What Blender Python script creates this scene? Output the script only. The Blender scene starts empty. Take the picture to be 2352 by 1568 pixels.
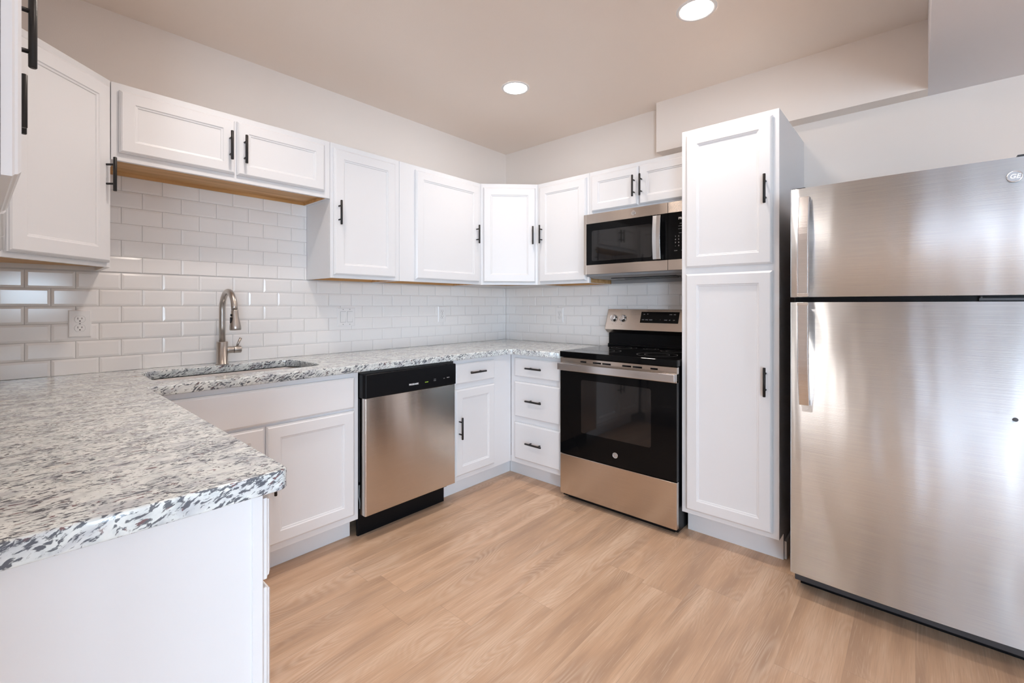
import bpy, bmesh, math, random
from mathutils import Vector, Matrix
R = math.radians
scene = bpy.context.scene
COL = scene.collection

# ------------------------------------------------------------------ camera, world, exposure
cam_d = bpy.data.cameras.new('camera')
cam = bpy.data.objects.new('camera', cam_d); COL.objects.link(cam)
cam.location = (-3.013, -2.768, 1.218)
cam.rotation_euler = (R(90), 0, R(41.8 - 90))
cam_d.sensor_width = 36; cam_d.lens = 1045.3 / 2352 * 36
cam_d.shift_y = -(784 - 700.6) / 2352
cam_d.clip_start = .02
scene.camera = cam

w = bpy.data.worlds.new('sky'); scene.world = w; w.use_nodes = True
bg = w.node_tree.nodes['Background']
bg.inputs['Color'].default_value = (.64, .82, 1.0, 1)
bg.inputs['Strength'].default_value = 27.0
LAMP = 52.0
BEAM = 3.3
LAMP_COL = (1, .88, .79)
vs = scene.view_settings
vs.view_transform = 'Standard'; vs.look = 'None'; vs.gamma = 1; vs.use_curve_mapping = False
vs.exposure = 0.10
cy = scene.cycles
cy.max_bounces = 9; cy.diffuse_bounces = 6; cy.glossy_bounces = 5; cy.transmission_bounces = 6
cy.sample_clamp_indirect = 6; cy.use_denoising = True
cy.caustics_reflective = False; cy.caustics_refractive = False

def portal(name, loc, rot, sx, sy):
    l = bpy.data.lights.new(name, 'AREA'); l.shape = 'RECTANGLE'; l.size = sx; l.size_y = sy
    l.cycles.is_portal = True
    o = bpy.data.objects.new(name, l); COL.objects.link(o); o.location = loc; o.rotation_euler = rot
H = 2.569      # kitchen ceiling
H2 = 2.239     # dropped ceiling of the room the kitchen opens to
YS, XW = -6.2, -6.6
WIN_S = (-6.45, -4.1, .08, 2.14)     # windows in the south wall x0 x1 z0 z1
WIN_S2 = (-3.1, -2.45, 1.15, 1.62)
WIN_W = (-6.1, -4.75, .05, 2.12)   # glass doors in the west wall y0 y1 z0 z1
WIN_W2 = (-3.95, -2.92, .05, 2.12)  # side light beside them, behind the added curtain
portal('portal_south', ((WIN_S[0]+WIN_S[1])/2, YS-.06, (WIN_S[2]+WIN_S[3])/2), (R(90), 0, 0), WIN_S[1]-WIN_S[0], WIN_S[3]-WIN_S[2])
portal('portal_small', ((WIN_S2[0]+WIN_S2[1])/2, YS-.06, (WIN_S2[2]+WIN_S2[3])/2), (R(90), 0, 0), .65, .47)
portal('portal_west', (XW-.06, (WIN_W[0]+WIN_W[1])/2, (WIN_W[2]+WIN_W[3])/2), (R(90), 0, R(-90)), WIN_W[1]-WIN_W[0], WIN_W[3]-WIN_W[2])

# ------------------------------------------------------------------ materials
def newmat(name):
    m = bpy.data.materials.new(name); m.use_nodes = True
    nt = m.node_tree
    return m, nt, nt.nodes['Principled BSDF']
def pbr(name, col, rough=.5, metal=0, **kw):
    m, nt, b = newmat(name)
    b.inputs['Base Color'].default_value = (*col, 1)
    b.inputs['Roughness'].default_value = rough
    b.inputs['Metallic'].default_value = metal
    for k, v in kw.items(): b.inputs[k].default_value = v
    return m
def node(nt, typ, ins=None, **props):
    n = nt.nodes.new(typ)
    for k, v in props.items(): setattr(n, k, v)
    for k, v in (ins or {}).items():
        s = n.inputs[k]
        if hasattr(v, 'is_output') or isinstance(v, bpy.types.NodeSocket): nt.links.new(v, s)
        else: s.default_value = v
    return n
def ramp(nt, fac, stops):
    n = nt.nodes.new('ShaderNodeValToRGB'); nt.links.new(fac, n.inputs[0])
    el = n.color_ramp.elements
    while len(el) < len(stops): el.new(.5)
    for e, (p, c) in zip(el, stops):
        e.position = p; e.color = (*c, 1) if len(c) == 3 else c
    return n.outputs[0]
def mix(nt, f, a, b, mode='MIX'):
    n = nt.nodes.new('ShaderNodeMix'); n.data_type = 'RGBA'; n.blend_type = mode
    for s, v in ((n.inputs[0], f), (n.inputs[6], a), (n.inputs[7], b)):
        if isinstance(v, bpy.types.NodeSocket): nt.links.new(v, s)
        elif isinstance(v, (int, float)): s.default_value = v
        else: s.default_value = (*v, 1)
    return n.outputs[2]
def mth(nt, op, a, b=0.0, c=0.0):
    n = nt.nodes.new('ShaderNodeMath'); n.operation = op
    for s, v in zip(n.inputs, (a, b, c)):
        if isinstance(v, bpy.types.NodeSocket): nt.links.new(v, s)
        else: s.default_value = v
    return n.outputs[0]
def bump(nt, b, h, strength, dist):
    n = node(nt, 'ShaderNodeBump', {'Height': h, 'Strength': strength, 'Distance': dist})
    nt.links.new(n.outputs[0], b.inputs['Normal'])

def painted(name, col, rough, nscale, nstr):
    m, nt, b = newmat(name)
    b.inputs['Base Color'].default_value = (*col, 1); b.inputs['Roughness'].default_value = rough
    tc = node(nt, 'ShaderNodeTexCoord')
    n = node(nt, 'ShaderNodeTexNoise', {'Vector': tc.outputs['Object'], 'Scale': nscale, 'Detail': 3.0})
    bump(nt, b, n.outputs[0], nstr, .002)
    return m
M = {}
M['wall'] = painted('wall_paint', (.86, .79, .735), .75, 220, .12)
M['ceiling'] = painted('ceiling_paint', (.88, .79, .715), .85, 160, .15)
M['cab'] = painted('cabinet_paint', (.77, .775, .795), .38, 60, .03)
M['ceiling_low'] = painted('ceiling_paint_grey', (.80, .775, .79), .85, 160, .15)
M['trim'] = pbr('trim_paint', (.82, .82, .83), .4)
M['black'] = pbr('black_plastic', (.006, .006, .007), .3, 0, **{'Specular IOR Level': .12})
M['blackm'] = pbr('black_metal', (.016, .014, .014), .42, .3)
M['gloss'] = pbr('black_glass', (.004, .004, .0045), .03, 0, **{'Specular IOR Level': .13})
M['dark'] = pbr('dark_grey_metal', (.05, .05, .055), .45, .2)
M['grey'] = pbr('grey_enamel', (.30, .30, .31), .5)
M['chrome'] = pbr('chrome', (.82, .82, .83), .1, 1)
M['white_pl'] = pbr('white_plastic', (.83, .82, .82), .3)
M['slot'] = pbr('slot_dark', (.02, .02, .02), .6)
M['text'] = pbr('print_white', (.75, .75, .76), .5)
M['textg'] = pbr('print_grey', (.35, .35, .36), .5)
M['green'] = pbr('print_green', (.35, .55, .05), .5)
M['grout'] = pbr('grout', (.66, .64, .63), .8)
M['tile'] = pbr('tile_glaze', (.86, .845, .84), .13)
M['badge'] = pbr('badge_enamel', (.42, .42, .44), .35, .6)
M['screen'] = pbr('oven_window', (.011, .0105, .011), .04, 0, **{'Specular IOR Level': .5})

m, nt, b = newmat('lamp_lens')
b.inputs['Base Color'].default_value = (.9, .9, .9, 1)
b.inputs['Emission Color'].default_value = (*LAMP_COL, 1)
b.inputs['Emission Strength'].default_value = LAMP
M['lens'] = m

def steel(name, col, rough, wav=0.0, aniso=.75, brush=.0002):
    m, nt, b = newmat(name)
    b.inputs['Metallic'].default_value = 1
    tc = node(nt, 'ShaderNodeTexCoord')
    mp = node(nt, 'ShaderNodeMapping', {'Vector': tc.outputs['UV'], 'Scale': (6, 900, 1)})
    n = node(nt, 'ShaderNodeTexNoise', {'Vector': mp.outputs[0], 'Scale': 1.0, 'Detail': 2.0})
    c = ramp(nt, n.outputs[0], [(.3, tuple(x*.93 for x in col)), (.7, tuple(min(1, x*1.05) for x in col))])
    nt.links.new(c, b.inputs['Base Color'])
    b.inputs['Roughness'].default_value = rough
    b.inputs['Anisotropic'].default_value = aniso
    b.inputs['Anisotropic Rotation'].default_value = .25
    tg = node(nt, 'ShaderNodeTangent', direction_type='UV_MAP', uv_map='UVMap')
    nt.links.new(tg.outputs[0], b.inputs['Tangent'])
    # brush lines run level: their tiny ridges tip the normal up and down only
    mp3 = node(nt, 'ShaderNodeMapping', {'Vector': tc.outputs['UV'], 'Scale': (4, 700, 1)})
    n3 = node(nt, 'ShaderNodeTexNoise', {'Vector': mp3.outputs[0], 'Scale': 1.0, 'Detail': 0.0})
    b3 = node(nt, 'ShaderNodeBump', {'Height': n3.outputs[0], 'Strength': 1.0, 'Distance': brush})
    nt.links.new(b3.outputs[0], b.inputs['Normal'])
    if wav:
        mp2 = node(nt, 'ShaderNodeMapping', {'Vector': tc.outputs['UV'], 'Scale': (9, 2.2, 1)})
        n2 = node(nt, 'ShaderNodeTexNoise', {'Vector': mp2.outputs[0], 'Scale': 1.0, 'Detail': 1.0})
        b2 = node(nt, 'ShaderNodeBump', {'Height': n2.outputs[0], 'Strength': 1.0, 'Distance': wav})
        nt.links.new(b2.outputs[0], b3.inputs['Normal'])
    return m
M['steel'] = steel('brushed_steel', (.62, .555, .50), .19, .0008, .92, .0001)
M['steel_f'] = steel('brushed_steel_fridge', (.86, .92, 1.0), .37, .0045, 1.0, .0003)
M['steel_h'] = steel('brushed_steel_handle', (.72, .73, .75), .2)
M['nickel'] = pbr('brushed_nickel', (.47, .435, .405), .33, 1)
M['basin'] = pbr('basin_steel', (.52, .515, .52), .36, 1)

# granite
m, nt, b = newmat('speckled_granite')
tc = node(nt, 'ShaderNodeTexCoord')
# turn the grain direction (.9, .05, .42) onto local x, then squeeze along it
rot = node(nt, 'ShaderNodeMapping', {'Vector': tc.outputs['Object'], 'Rotation': (0, R(26), R(-2))})
warp = node(nt, 'ShaderNodeTexNoise', {'Vector': rot.outputs[0], 'Scale': 16.0, 'Detail': 3.0})
wsub = node(nt, 'ShaderNodeVectorMath', {0: warp.outputs['Color'], 1: (.5, .5, .5)}, operation='SUBTRACT')
wsc = node(nt, 'ShaderNodeVectorMath', {0: wsub.outputs[0], 'Scale': .036}, operation='SCALE')
wadd = node(nt, 'ShaderNodeVectorMath', {0: rot.outputs[0], 1: wsc.outputs[0]}, operation='ADD')
st = node(nt, 'ShaderNodeMapping', {'Vector': wadd.outputs[0], 'Scale': (52, 215, 175)})
fl = node(nt, 'ShaderNodeTexNoise', {'Vector': st.outputs[0], 'Scale': 1.0, 'Detail': 3.0, 'Roughness': .6})
st2 = node(nt, 'ShaderNodeMapping', {'Vector': wadd.outputs[0], 'Scale': (9, 26, 24), 'Location': (3, 7, 1)})
md = node(nt, 'ShaderNodeTexNoise', {'Vector': st2.outputs[0], 'Scale': 1.0, 'Detail': 3.0})
dens = mth(nt, 'MULTIPLY_ADD', md.outputs[0], .34, -.17)
flk = mth(nt, 'ADD', fl.outputs[0], dens)
fmask = ramp(nt, flk, [(.525, (0, 0, 0)), (.585, (1, 1, 1))])
cloud = node(nt, 'ShaderNodeTexNoise', {'Vector': wadd.outputs[0], 'Scale': 42.0, 'Detail': 5.0})
base = ramp(nt, cloud.outputs[0], [(.3, (.55, .60, .62)), (.48, (.75, .80, .80)), (.70, (.85, .885, .875))])
g1 = node(nt, 'ShaderNodeTexNoise', {'Vector': st2.outputs[0], 'Scale': 1.3, 'Detail': 2.0})
base = mix(nt, ramp(nt, g1.outputs[0], [(.50, (0, 0, 0)), (.66, (.6, .6, .6))]), base, (.42, .44, .50))
gold = node(nt, 'ShaderNodeTexNoise', {'Vector': wadd.outputs[0], 'Scale': 7.0, 'Detail': 1.0})
base = mix(nt, ramp(nt, gold.outputs[0], [(.69, (0, 0, 0)), (.78, (.4, .4, .4))]), base, (.74, .55, .34))
burg = node(nt, 'ShaderNodeTexNoise', {'Vector': st.outputs[0], 'Scale': .45, 'Detail': 1.0})
flcol = mix(nt, ramp(nt, burg.outputs[0], [(.60, (0, 0, 0)), (.66, (1, 1, 1))]), (.045, .055, .08), (.12, .035, .045))
nt.links.new(mix(nt, mth(nt, 'MULTIPLY', fmask, .88), base, flcol), b.inputs['Base Color'])
b.inputs['Roughness'].default_value = .13
M['granite'] = m

# floor planks along X
def wood_planks():
    m, nt, b = newmat('oak_planks')
    tc = node(nt, 'ShaderNodeTexCoord')
    sx = node(nt, 'ShaderNodeSeparateXYZ', {0: tc.outputs['Object']})
    X, Y = sx.outputs[0], sx.outputs[1]
    W, L = .18, 1.22
    yr = mth(nt, 'DIVIDE', mth(nt, 'ADD', Y, 1.14 + 40*W), W)
    row = mth(nt, 'FLOOR', yr); fy = mth(nt, 'FRACT', yr)
    rn = node(nt, 'ShaderNodeTexWhiteNoise', {'W': row}, noise_dimensions='1D')
    xr = mth(nt, 'ADD', mth(nt, 'DIVIDE', mth(nt, 'ADD', X, 20.0), L), rn.outputs[0])
    cx_ = mth(nt, 'FLOOR', xr); fx = mth(nt, 'FRACT', xr)
    idv = node(nt, 'ShaderNodeCombineXYZ', {0: cx_, 1: row})
    pn = node(nt, 'ShaderNodeTexWhiteNoise', {'Vector': idv.outputs[0]}, noise_dimensions='2D')
    offv = node(nt, 'ShaderNodeVectorMath', {0: pn.outputs['Color'], 'Scale': 30.0}, operation='SCALE')
    pos = node(nt, 'ShaderNodeVectorMath', {0: tc.outputs['Object'], 1: offv.outputs[0]}, operation='ADD')
    # broad tone
    mp1 = node(nt, 'ShaderNodeMapping', {'Vector': pos.outputs[0], 'Scale': (1.5, 13, 1)})
    n1 = node(nt, 'ShaderNodeTexNoise', {'Vector': mp1.outputs[0], 'Scale': 1.0, 'Detail': 3.0})
    c1 = ramp(nt, n1.outputs[0], [(.32, (.46, .30, .20)), (.5, (.59, .385, .25)), (.68, (.69, .485, .335))])
    # cathedral figure : contour lines of a stretched noise
    mp2 = node(nt, 'ShaderNodeMapping', {'Vector': pos.outputs[0], 'Scale': (1.1, 5.5, 1)})
    n2 = node(nt, 'ShaderNodeTexNoise', {'Vector': mp2.outputs[0], 'Scale': 1.0, 'Detail': 1.0, 'Distortion': .25})
    rg = mth(nt, 'SINE', mth(nt, 'MULTIPLY', n2.outputs[0], 230.0))
    rgm = mth(nt, 'MULTIPLY_ADD', rg, .5, .5)
    # fine pores
    mp3 = node(nt, 'ShaderNodeMapping', {'Vector': pos.outputs[0], 'Scale': (9, 260, 1)})
    n3 = node(nt, 'ShaderNodeTexNoise', {'Vector': mp3.outputs[0], 'Scale': 1.0, 'Detail': 4.0})
    mp4 = node(nt, 'ShaderNodeMapping', {'Vector': pos.outputs[0], 'Scale': (2.2, 4, 1)})
    n4 = node(nt, 'ShaderNodeTexNoise', {'Vector': mp4.outputs[0], 'Scale': 1.0, 'Detail': 2.0})
    figm = ramp(nt, n4.outputs[0], [(.45, (0, 0, 0)), (.62, (1, 1, 1))])
    c = mix(nt, mth(nt, 'MULTIPLY', mth(nt, 'MULTIPLY', rgm, figm), .30), c1, (.82, .66, .52))
    c = mix(nt, ramp(nt, n3.outputs[0], [(.50, (0, 0, 0)), (.66, (.38, .38, .38))]), c, (.46, .30, .20))
    c = mix(nt, ramp(nt, n3.outputs[0], [(.30, (.30, .30, .30)), (.42, (0, 0, 0))]), c, (.82, .65, .50))
    hs = node(nt, 'ShaderNodeHueSaturation', {'Color': c, 'Saturation': 1.0,
              'Value': mth(nt, 'MULTIPLY_ADD', pn.outputs[0], .09, .955)})
    # seams
    e1 = mth(nt, 'LESS_THAN', mth(nt, 'MINIMUM', fy, mth(nt, 'SUBTRACT', 1.0, fy)), .006)
    e2 = mth(nt, 'LESS_THAN', mth(nt, 'MINIMUM', fx, mth(nt, 'SUBTRACT', 1.0, fx)), .0010)
    e = mth(nt, 'MULTIPLY', mth(nt, 'MAXIMUM', e1, e2), .22)
    nt.links.new(mix(nt, e, hs.outputs[0], (.26, .17, .12)), b.inputs['Base Color'])
    b.inputs['Roughness'].default_value = .42
    bump(nt, b, n3.outputs[0], .12, .001)
    return m
M['floor'] = wood_planks()

def birch():
    m, nt, b = newmat('unpainted_wood')
    tc = node(nt, 'ShaderNodeTexCoord')
    mp = node(nt, 'ShaderNodeMapping', {'Vector': tc.outputs['Object'], 'Scale': (3, 30, 30)})
    n = node(nt, 'ShaderNodeTexNoise', {'Vector': mp.outputs[0], 'Scale': 1.0, 'Detail': 3.0})
    nt.links.new(ramp(nt, n.outputs[0], [(.35, (.50, .27, .10)), (.65, (.66, .40, .18))]), b.inputs['Base Color'])
    b.inputs['Roughness'].default_value = .5
    return m
M['wood'] = birch()

m = bpy.data.materials.new('window_glass'); m.use_nodes = True; nt = m.node_tree
for n in list(nt.nodes): nt.nodes.remove(n)
o_ = node(nt, 'ShaderNodeOutputMaterial'); fr = node(nt, 'ShaderNodeFresnel', {'IOR': 1.45})
tr = node(nt, 'ShaderNodeBsdfTransparent'); gl = node(nt, 'ShaderNodeBsdfGlossy', {'Roughness': 0.0})
mx = node(nt, 'ShaderNodeMixShader', {0: fr.outputs[0], 1: tr.outputs[0], 2: gl.outputs[0]})
nt.links.new(mx.outputs[0], o_.inputs[0]); M['glass'] = m

# ------------------------------------------------------------------ mesh helpers
class MB:
    def __init__(s): s.v = []; s.f = []; s.sm = []
    def add(s, vs_, fs, smooth=False):
        o = len(s.v); s.v += [tuple(v) for v in vs_]
        s.f += [tuple(i + o for i in f) for f in fs]; s.sm += [smooth] * len(fs); return s
    def box(s, x0, x1, y0, y1, z0, z1):
        x0, x1 = min(x0, x1), max(x0, x1); y0, y1 = min(y0, y1), max(y0, y1); z0, z1 = min(z0, z1), max(z0, z1)
        return s.add([(x, y, z) for x in (x0, x1) for y in (y0, y1) for z in (z0, z1)],
                     [(0, 1, 3, 2), (4, 6, 7, 5), (0, 4, 5, 1), (2, 3, 7, 6), (0, 2, 6, 4), (1, 5, 7, 3)])
    def prism(s, pts, a0, a1, axis='z', smooth=False):   # pts counter-clockwise in the other two axes
        n = len(pts)
        def P(p, a):
            return {'z': (p[0], p[1], a), 'y': (p[0], a, p[1]), 'x': (a, p[0], p[1])}[axis]
        vs_ = [P(p, a0) for p in pts] + [P(p, a1) for p in pts]
        s.add(vs_, [tuple(reversed(range(n))), tuple(range(n, 2*n))])
        o = len(s.v) - 2*n
        for i in range(n):
            j = (i+1) % n; s.f.append((o+i, o+j, o+n+j, o+n+i)); s.sm.append(smooth)
        return s
    def rings(s, rs, cap0=True, cap1=True, smooth=True):
        n = len(rs[0]); o = len(s.v)
        for r in rs: s.v += [tuple(p) for p in r]
        for k in range(len(rs)-1):
            for i in range(n):
                j = (i+1) % n
                s.f.append((o+k*n+i, o+k*n+j, o+(k+1)*n+j, o+(k+1)*n+i)); s.sm.append(smooth)
        if cap0: s.f.append(tuple(reversed(range(o, o+n)))); s.sm.append(False)
        if cap1: s.f.append(tuple(range(o+(len(rs)-1)*n, o+len(rs)*n))); s.sm.append(False)
        return s
    def tube(s, path, r, seg=14, rz=None):
        path = [Vector(p) for p in path]; rs = []
        d0 = (path[1]-path[0]).normalized()
        up = Vector((0, 0, 1)) if abs(d0.z) < .9 else Vector((1, 0, 0))
        a = d0.cross(up).normalized()
        for i, p in enumerate(path):
            d = (path[min(i+1, len(path)-1)] - path[max(i-1, 0)]).normalized()
            a = (a - d*a.dot(d)).normalized(); bb = d.cross(a)
            rr = r[i] if isinstance(r, (list, tuple)) else r
            rs.append([p + a*rr*math.cos(t) + bb*rr*math.sin(t) for t in [2*math.pi*k/seg for k in range(seg)]])
        return s.rings(rs)
    def disc(s, c, n, r, h, seg=24):
        c = Vector(c); n = Vector(n).normalized(); return s.tube([c, c+n*h], r, seg)
    def build(s, name, mat, parent=None, bevel=0, seg=2, label=None, smooth_all=False):
        me = bpy.data.meshes.new(name); me.from_pydata(s.v, [], s.f); me.materials.append(mat)
        bm = bmesh.new(); bm.from_mesh(me); bmesh.ops.recalc_face_normals(bm, faces=bm.faces)
        uvl = bm.loops.layers.uv.new('UVMap')
        for f in bm.faces:
            ax = max(range(3), key=lambda i: abs(f.normal[i]))
            for l in f.loops:
                c = l.vert.co
                l[uvl].uv = {0: (c.y, c.z), 1: (c.x, c.z), 2: (c.x, c.y)}[ax]
        bm.to_mesh(me); bm.free()
        for p, sm in zip(me.polygons, s.sm): p.use_smooth = sm or smooth_all
        o = bpy.data.objects.new(name, me); COL.objects.link(o)
        if parent: o.parent = parent
        if bevel:
            md_ = o.modifiers.new('Bevel', 'BEVEL'); md_.width = bevel; md_.segments = seg
            md_.limit_method = 'ANGLE'; md_.angle_limit = R(40)
        if label: o['label'] = label
        return o
def thing(name, label, cat, loc=(0, 0, 0), rz=0, group=None):
    o = bpy.data.objects.new(name, None); COL.objects.link(o); o.empty_display_size = .1
    o.location = loc; o.rotation_euler = (0, 0, rz); o['label'] = label; o['category'] = cat
    if group: o['group'] = group
    return o
def struct(name, mb, mat, **kw):
    o = mb.build(name, mat, **kw); o['kind'] = 'structure'; return o
def copy_tree(o, parent=None):
    c = o.copy(); COL.objects.link(c); c.parent = parent
    for ch in list(o.children): copy_tree(ch, c)
    return c
def text(name, body, size, mat, parent, mat4, shear=0, bold=0, align='CENTER', spacing=1.0):
    cu = bpy.data.curves.new(name, 'FONT'); cu.body = body; cu.size = size; cu.extrude = .0003
    cu.shear = shear; cu.offset = bold; cu.align_x = align; cu.align_y = 'CENTER'; cu.space_character = spacing
    tmp = bpy.data.objects.new(name+'_c', cu); COL.objects.link(tmp)
    bpy.context.view_layer.update()
    me = bpy.data.meshes.new_from_object(tmp.evaluated_get(bpy.context.evaluated_depsgraph_get()))
    bpy.data.objects.remove(tmp); me.transform(mat4)
    me.materials.clear(); me.materials.append(mat); me.name = name
    o = bpy.data.objects.new(name, me); COL.objects.link(o); o.parent = parent
    return o
def face_front(x, y, z, tilt=0):   # text facing local -y, upright
    return Matrix.Translation((x, y, z)) @ Matrix.Rotation(R(90)+tilt, 4, 'X')

# ------------------------------------------------------------------ the room
T = .12
struct('floor', MB().box(XW-T, T, YS-T, T, -.1, 0), M['floor'])
struct('wall_back', MB().box(-3.33-T, T, 0, T, 0, H+.1), M['wall'])
struct('wall_right', MB().box(0, T, YS-T, 0, 0, H+.1), M['wall'])
struct('wall_left', MB().box(-3.33-T, -3.33, -2.80, 0, 0, H+.1), M['wall'])
struct('ceiling', MB().box(-3.33-T, T, -2.80, T, H, H+.1), M['ceiling'])
# the neighbouring room has a lower ceiling, its edge is the bulkhead over the camera
struct('ceiling', MB().box(XW-T, T, YS-T, -2.80, H2, H+.1), M['ceiling_low'])
# boxed beam along the right wall, flush with the lower ceiling
struct('wall_soffit', MB().box(-.102, 0, -2.80, -1.459, H2, H), M['wall'])
struct('wall_partition', MB().box(XW-T, -3.33-T, -2.80, -2.80+T, 0, H), M['wall'])
def wall_with_hole(name, axis, pos, a0, a1, wins, zt):
    mb = MB()
    def bx(p, q, r, s_):
        if axis == 'y': mb.box(p, q, pos-T, pos, r, s_)
        else: mb.box(pos-T, pos, p, q, r, s_)
    for (w0, w1, z0, z1) in wins:
        bx(a0, w0, 0, zt); bx(w0, w1, 0, z0); bx(w0, w1, z1, zt); a0 = w1
    bx(a0, a1, 0, zt)
    struct(name, mb, M['wall'])
wall_with_hole('wall_front', 'y', YS, XW-T, T, [WIN_S, WIN_S2], H2)
wall_with_hole('wall_west', 'x', XW, YS, -2.80, [WIN_W, WIN_W2], H2)
def window(name, axis, pos, win, n):
    w0, w1, z0, z1 = win; fr_ = MB(); gl_ = MB(); t = .05
    def bx(mb, p, q, r, s_, d0, d1):
        if axis == 'y': mb.box(p, q, pos-d1, pos-d0, r, s_)
        else: mb.box(pos-d1, pos-d0, p, q, r, s_)
    bx(fr_, w0, w1, z0, z0+t, .02, .09); bx(fr_, w0, w1, z1-t, z1, .02, .09)
    for i in range(n+1):
        c = w0 + (w1-w0)*i/n; c0 = max(w0, c-t/2); c1 = min(w1, c+t/2)
        if i == 0: c1 = w0+t
        if i == n: c0 = w1-t
        bx(fr_, c0, c1, z0+t, z1-t, .02, .09)
    o = struct(name, fr_, M['trim'])
    for i in range(n):
        a = w0 + (w1-w0)*i/n + t; b_ = w0 + (w1-w0)*(i+1)/n - t
        g = MB(); bx(g, a, b_, z0+t, z1-t, .05, .055); g.build('window_pane', M['glass'], o)
window('window_1', 'y', YS, WIN_S, 3)
window('window_3', 'y', YS, WIN_S2, 1)
window('window_2', 'x', XW, WIN_W, 2)
window('window_4', 'x', XW, WIN_W2, 1)
# unseen sheer curtain, added to soften the side light mirrored in the refrigerator
cm = bpy.data.materials.new('added_sheer_cloth'); cm.use_nodes = True; nt = cm.node_tree
b = nt.nodes['Principled BSDF']; b.inputs['Base Color'].default_value = (.82, .82, .84, 1); b.inputs['Roughness'].default_value = .9
tl_ = node(nt, 'ShaderNodeBsdfTranslucent', {'Color': (.7, .71, .74, 1)})
mx = node(nt, 'ShaderNodeMixShader', {0: .55, 1: b.outputs[0], 2: tl_.outputs[0]})
nt.links.new(mx.outputs[0], nt.nodes['Material Output'].inputs[0])
cr = MB(); n = 90; front = []; back_ = []
for i in range(n+1):
    y = -4.02 + 1.16*i/n; x = XW+.09+.022*math.sin(i*.9)+.012*math.sin(i*.31)
    front.append((x, y)); back_.append((x+.002, y))
cr.prism(front+back_[::-1], .03, 2.20, 'z', smooth=True)
co = cr.build('added_curtain', cm); co['label'] = 'unseen white sheer curtain added to soften the side window mirrored in the refrigerator'; co['category'] = 'curtain'
struct('baseboard_right', MB().box(-.014, -.0005, YS, -2.2875, .0005, .085), M['trim'])

# ------------------------------------------------------------------ tiles
PZ, PX = .0766, .1535
def tiles(name, axis, regions, phase, label):
    t = thing(name, label, 'backsplash')
    back = MB(); mb = MB()
    def P(u, d, z): return (u, -d, z) if axis == 'y' else (-d, u, z)
    for (u0, u1, z0, z1) in regions:
        a, b_ = P(u0, .0005, z0), P(u1, .0050, z1)
        back.box(a[0], b_[0], a[1], b_[1], a[2], b_[2])
        n0 = int(math.floor((z0-.907)/PZ+1e-6)); n1 = int(math.ceil((z1-.907)/PZ-1e-6))
        for n in range(n0, n1):
            za, zb = .907+n*PZ+.0009, .907+(n+1)*PZ-.0009
            ph = phase + (PX/2 if n % 2 == 0 else 0)
            k0 = int(math.floor((u0-ph)/PX))-1; k1 = int(math.ceil((u1-ph)/PX))+1
            for k in range(k0, k1):
                ua, ub = ph+k*PX+.0009, ph+(k+1)*PX-.0009
                A, B, Za, Zb = max(ua, u0), min(ub, u1), max(za, z0), min(zb, z1)
                if B-A < .006 or Zb-Za < .006: continue
                bw = .0095
                la = bw if A == ua else .0005; lb = bw if B == ub else .0005
                lz = bw if Za == za else .0005; lt = bw if Zb == zb else .0005
                if la+lb > (B-A)*.9: la = lb = (B-A)*.2
                if lz+lt > (Zb-Za)*.9: lz = lt = (Zb-Za)*.2
                def rg(i, d): return [P(A+la*i, d, Za+lz*i), P(B-lb*i, d, Za+lz*i), P(B-lb*i, d, Zb-lt*i), P(A+la*i, d, Zb-lt*i)]
                mb.rings([rg(0, .0045), rg(0, .0078), rg(1, .0100)], cap0=False, smooth=False)
    back.build('grout', M['grout'], t)
    mb.build('tile_field', M['tile'], t, bevel=.0006, seg=1)
    return t
tiles('tile_backsplash', 'y', [(-3.329, -.0105, .9145, 1.3715), (-2.719, -1.7905, 1.3715, 1.826)], -2.647,
      'glossy white subway tiles along the long wall, behind the faucet')
tiles('tile_backsplash', 'x', [(-1.828, -.0105, .9145, 1.3715), (-1.828, -1.068, 1.3715, 1.43)], -.429-PX/2*0,
      'glossy white subway tiles along the short wall, behind the range controls')

# ------------------------------------------------------------------ cabinets (local x right, y into the wall, z up)
def door_mesh(w_, h, t=.019, frame=.056, flat=False):
    def rg(i, y): return [(i, y, i), (w_-i, y, i), (w_-i, y, h-i), (i, y, h-i)]
    # front looks to -y ; back at y=0, front at y=-t
    prof = [(0, 0), (0, -.010), (.0035, -.0125), (.0045, -.0155), (.0095, -t)]
    if not flat:
        f = frame
        prof += [(f, -t), (f+.003, -t+.0035), (f+.009, -t+.005), (f+.011, -t+.0085)]
    return MB().rings([rg(i, y) for i, y in prof], smooth=False)
_h = {}
def handle(parent, x, z, vertical=True, y0=-.019):
    key = vertical
    if key not in _h:
        mb = MB(); L, cc, so = .068, .0385, .032
        ax = Vector((0, 0, 1)) if vertical else Vector((1, 0, 0))
        e = .0015
        mb.tube([ax*(-L), ax*(-L+e), ax*(L-e), ax*L], [.0048, .0062, .0062, .0048], 16)
        for s_ in (-1, 1):
            mb.tube([ax*cc*s_ + Vector((0, .004, 0)), ax*cc*s_ + Vector((0, so, 0))], .0042, 12)
        _h[key] = mb
    o = _h[key].build('handle', M['blackm'], parent) if _h[key] is not None and not isinstance(_h[key], bpy.types.Object) else None
    o.location = (x, y0-.032, z); return o
def add_door(root, x0, x1, z0, z1, hx=None, hz=None, name='door', flat=False, vertical=True, y=-.0005, frame=.056):
    o = door_mesh(x1-x0, z1-z0, flat=flat, frame=frame).build(name, M['cab'], root)
    o.location = (x0, y, z0)
    if hx is not None: handle(o, hx-x0, hz-z0, vertical)
    return o
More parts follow.
